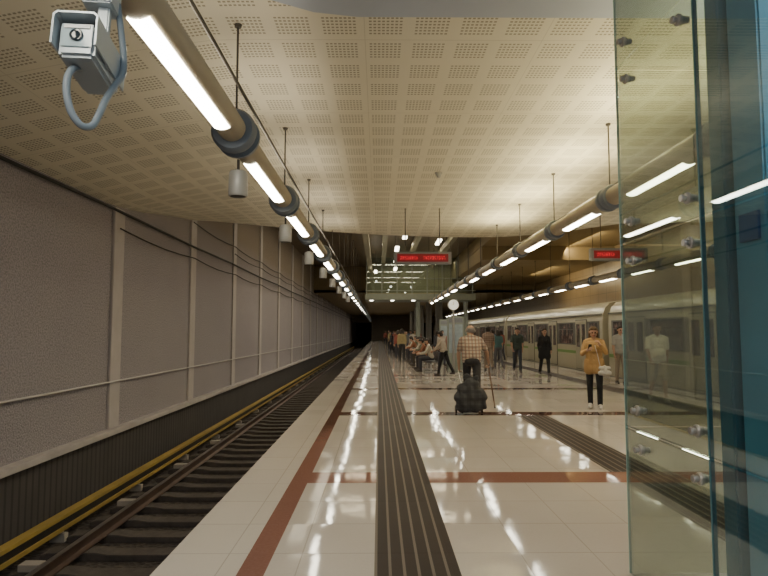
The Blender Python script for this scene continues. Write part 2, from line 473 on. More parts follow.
    body += [(hp(0, -.022, .028), hp(0, .01, .028), .084, .078, 0),
             (hp(0, .022, .01), hp(0, .035, -.072), .066, .04, 0),
             (hp(-.035, .0, -.055), hp(0, .045, -.082), .035, .03, 0), (hp(.035, .0, -.055), hp(0, .045, -.082), .035, .03, 0),
             (hp(0, .083, .008), hp(0, .103, -.028), .010, .015, 0),
             (hp(-.03, .075, .006), hp(-.03, .082, .006), .0125, .0105, 1), (hp(.03, .075, .006), hp(.03, .082, .006), .0125, .0105, 1),
             (hp(-.022, .073, -.055), hp(.022, .073, -.055), .0105, .0105, 2),
             (hp(-.084, -.01, .015), hp(-.082, -.005, -.02), .015, .011, 0), (hp(.084, -.01, .015), hp(.082, -.005, -.02), .015, .011, 0)]
    if hair != 'bald':
        hairp += [(hp(0, -.03, .04), hp(0, -.005, .052), .091, .083, 0), (hp(-.03, -.045, -.03), hp(.03, -.045, -.03), .06, .06, 0),
                  (hp(-.062, -.015, .045), hp(-.066, -.03, 0), .034, .024, 0), (hp(.062, -.015, .045), hp(.066, -.03, 0), .034, .024, 0),
                  (hp(-.04, .045, .085), hp(.04, .045, .085), .03, .03, 0)]
        if hair == 'long':
            for sx in (-1, 0, 1):
                hairp += [(hp(sx*.055, -.045, 0), hp(sx*.07, -.05, -.17), .05, .04, 0)]
        if hair == 'bun': hairp += [(hp(0, -.13, .05), hp(0, -.135, .04), .04, .04, 0)]
    else:
        hairp += [(hp(-.06, -.05, -.02), hp(.06, -.05, -.02), .042, .042, 0), (hp(-.045, -.07, .0), hp(.045, -.07, .0), .04, .04, 0)]
    SM = Matrix.Scale(S, 4)
    def fin(me): me.transform(SM); return me
    bme = fin(remesh("person_body", body, vox, 0, [cm("skin", skin, .55), M_eye, M_lip], True))
    o = ob("person", bme, loc=loc, rot=(0, 0, rad(rot))); meta(o, label, "person", group)
    tm = topmat or cm(*top)
    v2 = max(vox, .009)
    ob(topname, fin(remesh("upper_garment", shirt, v2, .006, [tm], smooth=2)), o)
    ob("trousers" if blen == 'long' else ("shorts" if blen == 'short' else "skirt"),
       fin(remesh("lower_garment", trous, v2, .003, [cm(*bottom)], smooth=2)), o)
    for sp in shoe: ob("shoe", fin(remesh("shoe", sp, v2, .009, [cm("shoe_leather", shoes, .5)])), o)
    ob("hair", fin(remesh("hair", hairp, v2, 0, [cm("hair", haircol, .7)])), o)
    mz = min(min((v.co.z for v in c.data.vertices), default=0) for c in o.children if c.name.startswith("shoe"))
    o.location.z = loc[2]-mz
    MW = Matrix.Translation(o.location) @ Matrix.Rotation(rad(rot), 4, 'Z')
    return o, [MW @ (q*S) for q in hands], MW @ (tp(0, 0, 0)*S)

G = "passengers on the platform"
M_plaid = plaid_material("brown_plaid_cotton", (.44, .36, .29), (.27, .14, .09), (.16, .11, .10), .07)
M_plaid2 = plaid_material("dark_sack_check", (.045, .045, .048), (.07, .07, .072), (.028, .028, .032), .14)
pm, hm, _ = person((1.90, 12.35, 0), -4, "elderly man in brown plaid shirt walking with cane and trolley", h=1.80, lean=26,
    legs=((14, 12), (-16, 22)), arms=((-6, 14, 14, 2), (6, 30, 26, -10)), head=(4, 10), topmat=M_plaid, sleeve='short', belly=.03, fat=.03,
    bottom=("dark_trousers", (.03, .028, .03)), hair='bald', haircol=(.25, .22, .2), vox=.007, curl=55, group=G)
pw, hw, pelw = person((4.47, 12.5, 0), 158, "woman in mustard jacket and black trousers raising hands to face", h=1.68, fem=True,
    legs=((7, 5), (-4, 6)), arms=((40, 16, 98, 24), (28, 14, 84, 26)), head=(12, 6), top=("mustard_jacket", (.44, .27, .11)), coat=.28,
    topname="jacket", bottom=("black_trousers", (.012, .012, .014)), shoes=(.55, .52, .48), hair='long', haircol=(.14, .085, .04), vox=.007, group=G, fat=.012)
person((6.30, 13.6, 0), 172, "man in white t-shirt and pale shorts walking", h=1.78, legs=((18, 8), (-10, 18)),
    arms=((-14, 10, 20, 4), (16, 10, 24, 4)), top=("white_tshirt", (.85, .82, .76)), sleeve='short', bottom=("pale_shorts", (.42, .38, .30)),
    blen='short', shoes=(.4, .38, .35), vox=.008, haircol=(.05, .04, .03), group=G, belly=.02)
person((7.35, 18.3, 0), 185, "person in grey t-shirt and light trousers standing near train", h=1.74, top=("grey_tshirt", (.32, .31, .29)), sleeve='short',
    bottom=("beige_trousers", (.25, .2, .15)), vox=.01, group=G)
person((6.05, 22.0, 0), 185, "woman in long black coat walking forward", h=1.70, fem=True, legs=((14, 8), (-10, 14)), arms=((12, 9, 22, 5), (-10, 9, 20, 5)),
    top=("black_coat", (.012, .012, .013)), coat=.55, topname="coat", bottom=("black_trousers", (.012, .012, .014)), hair='long', haircol=(.06, .035, .02), vox=.01, group=G)
person((5.42, 23.6, 0), 175, "man in dark green t-shirt walking forward", h=1.74, legs=((16, 8), (-12, 18)), arms=((-14, 10, 18, 4), (14, 10, 22, 4)),
    top=("dark_green_tshirt", (.035, .05, .042)), sleeve='short', bottom=("dark_jeans", (.04, .045, .06)), vox=.01, group=G)
person((5.25, 26.5, 0), 10, "person in teal top walking away", h=1.66, fem=True, legs=((14, 8), (-12, 16)), top=("teal_top", (.06, .13, .13)),
    sleeve='short', bottom=("grey_jeans", (.09, .09, .1)), hair='long', vox=.011, group=G)
person((4.45, 24.5, 0), 0, "man in brown striped shirt walking away", h=1.80, legs=((12, 6), (-14, 18)), arms=((-10, 8, 16, 2), (10, 8, 20, 2)),
    topmat=plaid_material("brown_striped_shirt", (.22, .15, .11), (.12, .07, .05), (.3, .22, .17)), sleeve='short', bottom=("tan_trousers", (.2, .15, .11)), vox=.011, group=G)
person((2.35, 21.8, 0), 60, "man in pale shirt leaning with bag, legs apart", h=1.62, lean=12, legs=((16, 6), (-20, 10)), arms=((20, 10, 30, 4), (24, 10, 36, 4)),
    top=("pale_shirt", (.40, .34, .27)), bottom=("black_trousers", (.012, .012, .014)), vox=.011, group=G, head=(15, 0))
person((3.05, 25.5, 0), 20, "person in pink-beige top walking away", h=1.68, legs=((10, 6), (-12, 14)), top=("rose_top", (.36, .2, .17)), bottom=("dark_jeans", (.04, .045, .06)), vox=.012, group=G)
farcols = [((.05, .05, .06), (.03, .03, .04)), ((.4, .36, .32), (.05, .05, .07)), ((.25, .07, .05), (.04, .04, .05)), ((.08, .10, .16), (.1, .08, .06)),
           ((.3, .24, .12), (.03, .03, .03)), ((.12, .12, .12), (.06, .06, .09))]
names = [("black top", "dark"), ("pale shirt", "dark jeans"), ("red top", "dark"), ("navy top", "brown"), ("khaki top", "black"), ("grey top", "dark blue")]
farpos = [(1.1, 37), (2.3, 41), (6.7, 33), (6.6, 28.5), (.9, 52), (2.8, 56), (6.2, 44), (1.4, 66), (4.0, 60), (7.0, 37),
          (1.2, 31.5), (1.7, 38.5), (.9, 43.5), (1.9, 45), (1.3, 49), (2.5, 47.5), (3.0, 50.5), (1.1, 58), (2.1, 61), (3.2, 65), (.8, 74), (1.9, 78), (6.9, 50), (5.6, 54),
          (3.05, 31.5), (2.95, 28.2), (1.1, 34.6), (4.2, 33.5), (4.9, 36), (5.6, 31), (3.9, 40)]
protos = []
for i, (x, y) in enumerate(farpos):
    rr = random.choice([0, 175, 90, 200, 20])
    lb = "distant passenger in %s and %s trousers standing" % names[i % 6]
    if i < 6:
        p, _, _ = person((x, y, 0), rr, lb, h=1.62+.03*(i % 5), fem=i % 2 == 0, legs=((10, 6), (-8, 12)), top=("far_top%d" % i, farcols[i][0]),
            bottom=("far_bottom%d" % i, farcols[i][1]), hair='long' if i % 2 == 0 else 'short', vox=.016, group=G)
        protos.append(p)
    else:
        q = copy_thing(protos[i % 6], (x, y, protos[i % 6].location.z)); q.rotation_euler = (0, 0, rad(rr))
def bench_proto(loc, label):
    t = thing("bench", label, "bench", loc, "metal benches on the platform")
    b = MB()
    for k in range(4):
        y0 = -1.3+k*.66
        pr = [(-.22, .40), (-.24, .42), (.14, .415), (.20, .45), (.28, .80), (.30, .80), (.24, .43), (.16, .395)]
        b.prism_y(pr, y0, y0+.58)
    ob("seat", b.mesh("bench_seats", M_bench), t)
    b = MB(); b.box(-.04, .04, -1.35, 1.35, .32, .385); ob("beam", b.mesh("bench_beam", M_steel, bevel=.008), t)
    lm = MB(); lm.box(-.03, .03, -.03, .03, .03, .32); lm.box(-.24, .24, -.035, .035, 0, .035)
    lme = lm.mesh("bench_leg", M_steel, bevel=.006)
    for yy in (-.9, .9): ob("leg", lme, t, (0, yy, 0))
    return t
b0 = bench_proto((2.05, 24.6, 0), "dark metal bench with four seats and waiting passengers")
bys = [24.6, 29.2, 34.0]
for y in bys[1:]: copy_thing(b0, (2.05, y, 0))
seatcol = [("cream shirt", (.42, .38, .3), (.04, .04, .05)), ("dark jacket", (.03, .03, .035), (.06, .05, .05)), ("rust top", (.25, .1, .05), (.03, .03, .04)),
           ("olive shirt", (.13, .13, .08), (.05, .04, .03))]
sp = []
k = 0
for y in bys:
    for off in (-1.0, -.35, .95):
        c = seatcol[k % 4]
        if k < 4:
            p, _, _ = person((2.05, y+off, 0), 90, "passenger in %s sitting on the bench" % c[0], h=1.70, fem=k % 2 == 1, lean=[14, 2, 22, -2][k],
                legs=((86, 86), (82, 84)), arms=((30, 8, 50, 12), (26, 8, 56, 12)), top=("seat_top%d" % k, c[1]), bottom=("seat_bottom%d" % k, c[2]),
                hair='long' if k % 2 else 'short', vox=.012, group=G, head=(10, [20, 0, -10, 0][k]))
            sp.append(p)
        else:
            copy_thing(sp[k % 4], (2.05, y+off, sp[k % 4].location.z))
        k += 1

# trolley bag
TBX, TBY = 1.75, 11.62
tb = thing("shopping_trolley", "bulging dark sack strapped on a small two-wheeled trolley", "trolley bag", (TBX, TBY, 0))
H = hm[0]
sk = [(V((-.13, 0, .17)), V((.12, 0, .18)), .13, .14, 0), (V((-.12, .02, .30)), V((.14, -.03, .33)), .15, .15, 0), (V((-.10, 0, .44)), V((.05, .01, .50)), .13, .12, 0),
      (V((.0, 0, .56)), V((.04, .02, .62)), .085, .04, 0), (V((-.18, -.05, .28)), V((-.15, -.06, .36)), .10, .07, 0), (V((.19, -.02, .18)), V((.17, -.04, .26)), .10, .09, 0),
      (V((.03, .01, .61)), V((-.07, .02, .67)), .03, .05, 0), (V((.04, .01, .62)), V((.12, .0, .65)), .025, .045, 0)]
me = remesh("sack", sk, .012, 0, [M_plaid2])
for v in me.vertices:
    v.co += V((math.sin(v.co.z*31+v.co.x*17), math.sin(v.co.x*37+v.co.z*13), math.sin(v.co.x*29+2))) * .011
    v.co.x *= 1.12; v.co.z = .04+(v.co.z-.04)*1.1
ob("sack", me, tb)
fr = MB()
hl = H-V((TBX, TBY, 0))
for sx in (-.1, .1):
    fr.tube([(sx, .18, .09), (sx, .21, .45), (sx*.9+hl.x*.3, .21+(hl.y-.21)*.6, .45+(hl.z-.45)*.6), (hl.x+sx*.35, hl.y, hl.z)], .009, 8)
fr.tube([(hl.x-.05, hl.y, hl.z), (hl.x+.05, hl.y, hl.z)], .014, 10)
fr.tube([(-.24, .17, .08), (.24, .17, .08)], .008, 8)
fr.box(-.14, .14, -.1, .18, .03, .045)
ob("frame", fr.mesh("trolley_frame", M_steel), tb)
wm = MB(); wm.steps((0, 0, 0), (1, 0, 0), [(-.015, .05), (-.015, .078), (0, .082), (.015, .078), (.015, .05)], 20)
wme = wm.mesh("wheel", M_black)
for sx in (-.25, .25): ob("wheel", wme, tb, (sx, .17, .082))
Hc = hm[1]
cn = thing("walking_cane", "thin brown wooden cane held in the man's hand", "cane", (Hc.x+.01, Hc.y, 0))
cb = MB(); z = Hc.z+.01
cb.tube([(.10, -.12, .012), (0, .0, z-.02), (0, -.0, z+.01), (0, -.03, z+.03), (0, -.09, z+.01)], [.013, .015, .016, .016, .014], 10)
ob("shaft", cb.mesh("cane", mat("brown_wood", (.13, .07, .04), .5)), cn)
fb = MB(); fb.steps((.10, -.12, 0), (0, 0, 1), [(0, .016), (.03, .013)], 12); ob("ferrule", fb.mesh("ferrule", M_black), cn)
bg = thing("shoulder_bag", "small white bag hanging at the woman's hip", "bag", (pelw.x+.14, pelw.y-.20, pelw.z-.13))
ob("pouch", remesh("pouch", [(V((-.09, 0, -.07)), V((.09, 0, -.07)), .05, .05, 0), (V((-.085, 0, .03)), V((.085, 0, .03)), .04, .04, 0), (V((0, 0, -.07)), V((0, 0, .05)), .055, .04, 0)], .008, 0,
    [cm("white_bag", (.6, .57, .52), .5)]), bg)
st = MB(); st.tube([(-.09, 0, .05), (-.13, .03, .3), (-.16, .08, .48), (-.1, .2, .6)], .008, 8); ob("strap", st.mesh("strap", cm("white_bag", (.6, .57, .52), .5)), bg)
ph = MB(); ph.box(-.036, .036, -.005, .005, -.07, .07)
po = thing("mobile_phone", "dark phone held in the woman's hand", "phone", hw[1]+V((0, 0, .03)), rot=(.3, 0, .2))
ob("case", ph.mesh("phone_case", M_black, bevel=.003), po)
sb = MB(); sb.box(-.032, .032, .0051, .0057, -.062, .062); ob("screen", sb.mesh("phone_screen", M_lens), po)

# ---------------------------------------------------------------- STRUCTURE
YE = 112.0; WX = -5.0; RX = 11.9; CZ = 4.6; VZ = 6.6
b = MB(); b.box(-1.49, 8.2, -3, YE, -.18, 0); b.box(-1.38, 8.1, -3, YE, -1.3, -.18)
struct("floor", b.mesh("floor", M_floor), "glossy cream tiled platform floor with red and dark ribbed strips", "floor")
b = MB(); b.box(WX-.3, -1.38, -3, YE+20, -1.5, -1.25); struct("floor_track", b.mesh("floor_track", M_bed), "grimy track bed beside the platform", "floor")
b = MB(); b.box(8.1, RX+.3, -3, YE+20, -1.5, -1.25); struct("floor_track.001", b.mesh("floor_track2", M_bed), "grimy track bed under the train", "floor")
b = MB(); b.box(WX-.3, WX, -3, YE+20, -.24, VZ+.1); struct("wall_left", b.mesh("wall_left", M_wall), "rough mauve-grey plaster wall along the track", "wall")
b = MB(); b.box(WX-.3, WX+.04, -3, YE+20, -1.3, -.30); struct("wall_left_lower", b.mesh("wall_left_lower", M_rib), "dark ribbed lower track wall", "wall")
b = MB(); b.box(WX-.3, WX+.16, -3, YE, -.30, -.20); struct("trim_1", b.mesh("ledge", M_ledge, bevel=.01), "pale concrete ledge along the wall", "trim")
tn = 2
pm_ = MB(); pm_.box(0, .05, -.22, .22, -.2, VZ-.02); pme = pm_.mesh("pilaster", M_pil, bevel=.01)
pm2 = MB(); pm2.box(0, .05, -.22, .22, -.2, 3.93); pme2 = pm2.mesh("pilaster_low", M_pil, bevel=.01)
for i in range(23):
    o = ob("trim_%d" % tn, pme if i > 1 else pme2, loc=(WX, 6.8+4.6*i, 0)); meta(o, "pale vertical concrete rib on the wall", "wall rib", "concrete ribs on the track wall", "structure"); tn += 1
b = MB(); b.box(RX, RX+.3, -3, YE+20, -1.3, VZ+.1); struct("wall_right", b.mesh("wall_right", M_brown), "golden-brown panelled wall behind the train", "wall")
b = MB(); b.box(-1.38, 8.1, YE, YE+.3, -1.3, CZ); b.box(WX, -1.38, YE, YE+.3, 3.3, CZ); b.box(8.1, RX, YE, YE+.3, 3.3, CZ)
struct("wall_back", b.mesh("wall_back", M_brown), "end wall with two dark tunnel mouths", "wall")
b = MB(); b.box(WX-.3, RX+.3, YE+20, YE+20.3, -1.5, CZ+2); struct("wall_tunnel", b.mesh("wall_tunnel", M_black), "dark tunnel depth", "wall")
b = MB(); b.box(WX-.3, RX+.3, -3.3, -3, -1.5, CZ+.5); struct("wall_front", b.mesh("wall_front", mat("grey_hall_wall", (.5, .5, .48), .7)), "wall behind the entrance hall", "wall")

def cz(x, y):
    if x >= -1.6: return CZ
    t = (-1.6-x)/3.4; t = t**1.25
    g = min(1, max(0, (17.0-y)/6.5)); g = g*g*(3-2*g)
    return CZ-.66*t*g
def ye(x):
    d = x-3.2
    return 19.0-(.048*d*d if d < 0 else .2*d*d if d < 3.5 else .2*12.25+.12*(d-3.5))
xs = [WX-.05+i*(RX+.1-WX)/46 for i in range(47)]
NY = 34
vs = []; fs = []
for i, x in enumerate(xs):
    for j in range(NY+1):
        y = -3+(ye(x)+3)*j/NY
        vs.append((x, y, cz(x, y)))
    vs.append((x, ye(x), cz(x, ye(x))+.45)); vs.append((x, -3, CZ+.6))
n = NY+3
for i in range(len(xs)-1):
    for j in range(NY+1): fs.append((i*n+j, (i+1)*n+j, (i+1)*n+j+1, i*n+j+1))
    fs.append((i*n+NY+1, (i+1)*n+NY+1, (i+1)*n+NY+2, i*n+NY+2))
b = MB(); b.add(vs, fs); me = b.mesh("ceiling", M_ceil)
struct("ceiling", me, "beige perforated suspended ceiling with slot clusters", "ceiling")
b = MB(); prof = [(-2.6, 3.6), (-1.75, 4.35), (-1.05, 5.05), (-.6, 5.3), (-.2, 5.38), (RX, 5.38), (RX, -3), (-2.6, -3)]
vs = [(x, y, 4.5) for x, y in prof]+[(x, y, 4.75) for x, y in prof]; N = len(prof)
b.add(vs, [tuple(range(N)), tuple(range(2*N-1, N-1, -1))]+[(k, (k+1) % N, N+(k+1) % N, N+k) for k in range(N)])
struct("ceiling_bulkhead", b.mesh("ceiling_bulkhead", M_blueceil, smooth=False), "blue-grey lower ceiling bulkhead with curved corner", "ceiling")
b = MB(); b.box(WX-.3, RX+.3, 14, 48, VZ, VZ+.2); struct("ceiling_void", b.mesh("ceiling_void", M_voidc), "high dark ceiling above the open hall", "ceiling")
b = MB(); b.box(WX-.3, RX+.3, 46, YE+20, CZ, CZ+.2); b.box(WX-.3, RX+.3, 46, 46.2, CZ, VZ)
struct("ceiling_far", b.mesh("ceiling_far", M_soffit), "brown ceiling of the far platform", "ceiling")
SZ = 5.9
b = MB(); b.box(5.2, RX, 22.5, 46, SZ, VZ); b.box(5.2, RX, 30.0, 46, 5.2, SZ)
struct("ceiling_soffit", b.mesh("ceiling_soffit", M_soffit, bevel=.02), "stepped olive-brown soffit above the train side", "ceiling")

def cable(name, pts, r, m, label, cat="cable", group=None):
    o = ob(name, MB().tube(pts, r, 8).mesh(name, m)); return meta(o, label, cat, group)
cable("cable", [(WX+.09, -3+i*4.6, 3.86+(.0 if i % 2 else -.03)) for i in range(26)], .028, M_cable, "thick black cable running along the wall top")
for zz, y0 in ((4.5, 15.9), (4.25, 20.5), (3.55, 11.4)):
    pts = []
    for i in range(72):
        t = i/4; y = y0+t*4.6
        if y > 108: break
        pts.append((WX+.062, y, zz-.07*math.sin(math.pi*(t % 1))))
    cable("cable", pts, .014, M_cable, "thin black cable sagging between wall ribs")
cable("conduit", [(WX+.066, -3, .66), (WX+.066, 108, .66)], .018, M_conduit, "thin pale conduit along the middle of the wall", "pipe")
def railmesh():
    pr = [(-.07, 0), (.07, 0), (.07, .015), (.012, .035), (.012, .11), (.036, .125), (.036, .15), (-.036, .15), (-.036, .125), (-.012, .11), (-.012, .035), (-.07, .015)]
    return MB().prism_y(pr, -3, YE+18).mesh("rail", M_rail, smooth=False)
rm = railmesh()
for x in (-2.28, -3.72): 
    o = ob("rail", rm, loc=(x, 0, -1.15)); meta(o, "worn steel running rail on sleepers", "rail", "running rails")
    t = ob("rail_head", MB().box(-.034, .034, -3, YE+18, .1501, .153).mesh("rail_head", M_railtop), o)
sm = MB(); pr = [(-1.2, 0), (1.2, 0), (1.2, .07), (1.1, .1), (.5, .1), (.35, .075), (-.35, .075), (-.5, .1), (-1.1, .1), (-1.2, .07)]
sm.prism_y(pr, -.13, .13); sme = sm.mesh("sleeper", M_sleeper, bevel=.008)
for i in range(100):
    o = ob("railway_sleeper", sme, loc=(-3.0, 2.6+.65*i, -1.25)); meta(o, "grimy concrete sleeper under the rails", "railway sleeper", "sleepers of the track")
tr = thing("third_rail", "conductor rail under a yellow cover board beside the wall", "power rail")
ob("cover_board", MB().prism_y([(-4.40, -.90), (-4.27, -.90), (-4.27, -.95), (-4.285, -.95), (-4.285, -.915), (-4.385, -.915), (-4.385, -.95), (-4.40, -.95)], -3, 105).mesh("cover_board", M_yellow, smooth=False), tr)
ob("lower_board", MB().box(-4.285, -4.255, -3, 105, -1.10, -1.05).mesh("lower_board", M_yellow), tr)
ob("conductor", MB().box(-4.38, -4.30, -3, 105, -1.10, -.95).mesh("conductor", M_black), tr)
ib = MB(); ib.box(-.1, .1, -.05, .05, -.13, -.02); ib.steps((0, 0, -.02), (0, 0, 1), [(0, .055), (.03, .065), (.04, .05)], 14)
ime = ib.mesh("insulator", M_insul)
jb = MB(); jb.box(-.12, .12, -.08, .08, 0, .08); jb.tube([(.1, 0, .05), (.16, .05, .07), (.19, .1, .02)], .016, 8); jme = jb.mesh("junction_box", M_insul, bevel=.012)
for i in range(22):
    ob("insulator", ime, tr, (-4.34, 3.2+2.6*i, -1.12))
for i in range(6):
    o = ob("junction_box", jme, loc=(-3.99, 2.6+.65*(3+4*i), -1.148)); meta(o, "pale junction box with cable beside the yellow rail", "junction box", "boxes beside the power rail")

# ---------------------------------------------------------------- LIGHT FIXTURES, ADDED FILL
def fixture_proto(name, pitch, l0, l1, rodz, x, y, z, label, group, side=1, cr=1.0):
    t = thing(name, label, "light fixture", (x, y, z), group)
    b = MB(); b.tube([(0, .12, 0), (0, pitch-.165, 0)], .13, 20)
    ob("housing", b.mesh("tube_housing", M_tube), t)
    prf = []
    a0, a1 = -118, -58
    for k in range(9):
        a = rad((a0+(a1-a0)*k/8) if side > 0 else (-180-(a0+(a1-a0)*k/8)))
        prf.append((.137*math.cos(a), .137*math.sin(a)))
    pin = [(x_*.9, z_*.9) for x_, z_ in reversed(prf)]
    ob("diffuser", MB().prism_y(prf+pin, l0, l1).mesh("diffuser", M_lamp), t)
    R1 = .135+.08*cr; R2 = .135+.055*cr; R3 = .135+.03*cr
    c = MB(); c.steps((0, -.16, 0), (0, 1, 0), [(0, .14), (.0, R2), (.05, R1), (.10, R1), (.11, R3), (.21, R3), (.22, R1), (.27, R1), (.32, R2), (.32, .14)], 24)
    ob("collar", c.mesh("collar", M_collar), t)
    ob("hanging_rod", MB().tube([(0, 0, .13), (0, 0, rodz-z)], .011, 8).mesh("hanging_rod", M_rod), t)
    ob("ceiling_rose", MB().steps((0, 0, rodz-z-.03), (0, 0, 1), [(0, .03), (.03, .04)], 12).mesh("ceiling_rose", M_rod), t)
    return t
def speaker_proto(x, y, z):
    t = thing("pendant_loudspeaker", "grey cylindrical can hanging under the light tube", "loudspeaker", (x, y, z), "cans hanging under the lights")
    b = MB(); b.steps((0, 0, -.26), (0, 0, 1), [(0, .08), (0, .085), (.01, .092), (.22, .092), (.25, .08), (.26, .04)], 22)
    ob("can", b.mesh("can", M_spk), t)
    ob("grille", MB().steps((0, 0, -.262), (0, 0, 1), [(0, .07), (.004, .078)], 20).mesh("grille", M_rod), t)
    ob("stem", MB().tube([(0, 0, 0), (0, 0, .11)], .014, 8).mesh("stem", M_rod), t)
    return t
LZ = 3.5
rows = [(-1.39, 5.72-6.0, 3.0, .62, 2.48, 1), (3.33, 5.75-2.75, 2.75, .55, 2.02, -1), (8.0, 5.75-5.5, 2.75, .65, 1.95, -1)]
for ri, (rx, y0, pitch, l0, l1, sd) in enumerate(rows):
    grp = ["light tubes above the empty track edge", "light tubes along the platform centre", "light tubes beside the train"][ri]
    lab = "tan tubular fluorescent light with dark collar hung on rods"
    pro = {}
    i = 0
    while True:
        y = y0+i*pitch
        if y > (100 if ri == 0 else 36 if ri == 1 else 70): break
        if (17.3 if ri == 0 else 18.8 if ri == 1 else 15.8) < y < 46:
            rz = (5.2 if y > 30 else SZ if y > 22.5 else VZ) if ri == 2 else VZ
        else: rz = CZ
        if rz not in pro: pro[rz] = fixture_proto("tube_light", pitch, l0, l1, rz, rx, y, LZ, lab, grp, side=sd, cr=1.0 if ri == 0 else .55)
        else: copy_thing(pro[rz], (rx, y, LZ))
        i += 1
spk = None
for i in range(8):
    y = 5.84+3.0*i
    if spk is None: spk = speaker_proto(-1.39, y, LZ-.33)
    else: copy_thing(spk, (-1.39, y, LZ-.33))
cable("conduit", [(-1.25, -1, LZ+.27), (-1.25, 100, LZ+.27)], .016, M_rod, "thin dark conduit running above the light tube", "pipe")
cable("conduit", [(3.47, 4.2, LZ+.25), (3.47, 37, LZ+.25)], .012, M_rod, "thin dark conduit running above the light tube", "pipe")

def area(name, loc, sx, sy, power, col=(1, .89, .66), up=True, rot=None):
    l = bpy.data.lights.new(name, 'AREA'); l.shape = 'RECTANGLE'; l.size = sx; l.size_y = sy; l.energy = power; l.color = col
    o = bpy.data.objects.new(name, l); COL.objects.link(o); o.location = loc
    if up: o.rotation_euler = (math.pi, 0, 0)
    if rot: o.rotation_euler = rot
    return o
for i in range(6):  # added upward fill above the tubes, brightens the ceiling
    if i > 0: area("ceiling_fill", (3.33, 1.8+2.75*i, LZ+.16), .12, 1.8, 58, (1, .87, .50))
    if i > 0: area("ceiling_fill", (8.0, 1.8+2.75*i, LZ+.16), .12, 1.8, 22)
for i in range(6):  # same added ceiling fill over the left row
    area("ceiling_fill", (-1.39, 1.22+3.0*i, LZ+.16), .12, 2.0, 11)
area("hall_fill", (1.5, -1.2, 4.4), 3, 1.0, 95, (.85, .92, 1.0), up=False)  # added fill out of view by the camera, lifts the shadows
area("hall_fill", (-3.2, -.5, 3.9), 1.5, 3.0, 45, (1, .93, .9), up=False)  # second added fill, over the track side
area("shaft_fill", (2.6, .6, 4.42), .6, .9, 70, (.72, .93, 1.0), up=False)  # added cool fill, brightens the teal column
for i in range(4):  # added fill that lifts the dark open hall
    area("void_fill", (1.0, 22+i*5.0, 6.3), 6, .5, 120, (1, .84, .55), up=False)
area("void_fill", (-3, 30, 6.3), .6, 16, 70, up=False)  # added fill along the left of the open hall
for i in range(3):  # added fill aimed at the brown right wall
    area("wall_fill", (9.4, 20.5+i*7.5, 4.95 if i == 2 else 5.7), .3, 5, 110, (1, .82, .48), rot=(0, math.radians(-60), 0))
for i in range(5):
    area("platform_light", (1.0, 50+i*12, 4.55), 6, .4, 60, up=False)

# ---------------------------------------------------------------- LED SIGNS
def sign(x, y, z, label):
    t = thing("departure_sign", label, "information sign", (x, y, z), "hanging departure signs")
    ob("housing", MB().box(-.70, .70, -.07, .07, -.155, .155).mesh("sign_housing", M_signbox, bevel=.015), t)
    ob("display", MB().box(-.62, .62, -.078, -.0705, -.095, .095).mesh("sign_display", M_led), t)
    ob("hanging_rod", MB().tube([(-.42, 0, .15), (-.42, 0, CZ-z)], .012, 8).mesh("rod", M_rod), t)
    ob("hanging_rod", MB().tube([(.42, 0, .15), (.42, 0, CZ-z)], .012, 8).mesh("rod", M_rod), t)
    return t
s0 = sign(1.06, 14.5, 3.37, "hanging red LED departure display in grey housing")
copy_thing(s0, (5.84, 14.5, 3.46))
t = thing("smoke_detector", "small detector on the perforated ceiling", "smoke detector", (1.13, 11.2, CZ))
ob("body", MB().steps((0, 0, 0), (0, 0, -1), [(0, .07), (.02, .075), (.04, .05), (.09, .035), (.1, .02)], 18).mesh("detector", M_spk), t)

# ---------------------------------------------------------------- SECURITY CAMERA
cx, cy, czz = -1.255, 2.42, 2.80
t = thing("security_camera", "bluish-silver box security camera with sunshield hanging from light tube", "security camera", (cx, cy, czz), rot=(math.radians(-8), 0, math.radians(6)))
ob("housing", MB().box(-.072, .072, 0, .32, -.085, .072).mesh("camera_housing", M_camw, bevel=.014), t)
sh = MB(); sh.prism_y([(-.09, -.05), (-.09, .085), (-.072, .1), (.072, .1), (.09, .085), (.09, -.05), (.082, -.05), (.082, .08), (.069, .091), (-.069, .091), (-.082, .08), (-.082, -.05)], -.035, .33)
ob("sunshield", sh.mesh("sunshield", M_camw, smooth=False), t)
ob("front_window", MB().box(-.062, .062, -.006, .001, -.045, .06).mesh("front_window", mat("bluish_window", (.42, .52, .56), .12), bevel=.002), t)
ln = MB(); ln.steps((.0, -.006, .006), (0, -1, 0), [(0, .026), (.006, .027), (.008, .023), (.006, .014)], 24)
ob("lens", ln.mesh("lens", M_lens), t)
ob("light_strip", MB().box(-.052, .052, -.010, -.006, .038, .054).mesh("strip", M_white), t)
br = MB(); br.box(-.04, .04, .17, .25, .095, .13); br.box(.0, .05, .18, .22, .1, .56); br.box(-.06, .07, .14, .27, .28, .50)
ob("bracket", br.mesh("bracket", M_camw, bevel=.006), t)
ctl = [(-.02, .12, -.07), (-.03, .06, -.11), (-.03, .02, -.18), (-.02, .01, -.26), (.0, .02, -.33), (.035, .04, -.375), (.065, .07, -.36), (.078, .10, -.29), (.085, .14, -.20), (.095, .20, -.10), (.105, .26, .0), (.095, .27, .12), (.06, .25, .35)]
def crom(P, n=6):
    out = []
    for i in range(len(P)-1):
        p0, p1, p2, p3 = [V(P[max(0, min(len(P)-1, i+k))]) for k in (-1, 0, 1, 2)]
        for j in range(n):
            q = j/n
            out.append(.5*((2*p1)+(p2-p0)*q+(2*p0-5*p1+4*p2-p3)*q*q+(3*p1-p0-3*p2+p3)*q**3))
    out.append(V(P[-1])); return out
ob("cable", MB().tube(crom(ctl), .015, 10).mesh("camera_cable", M_camcab), t)

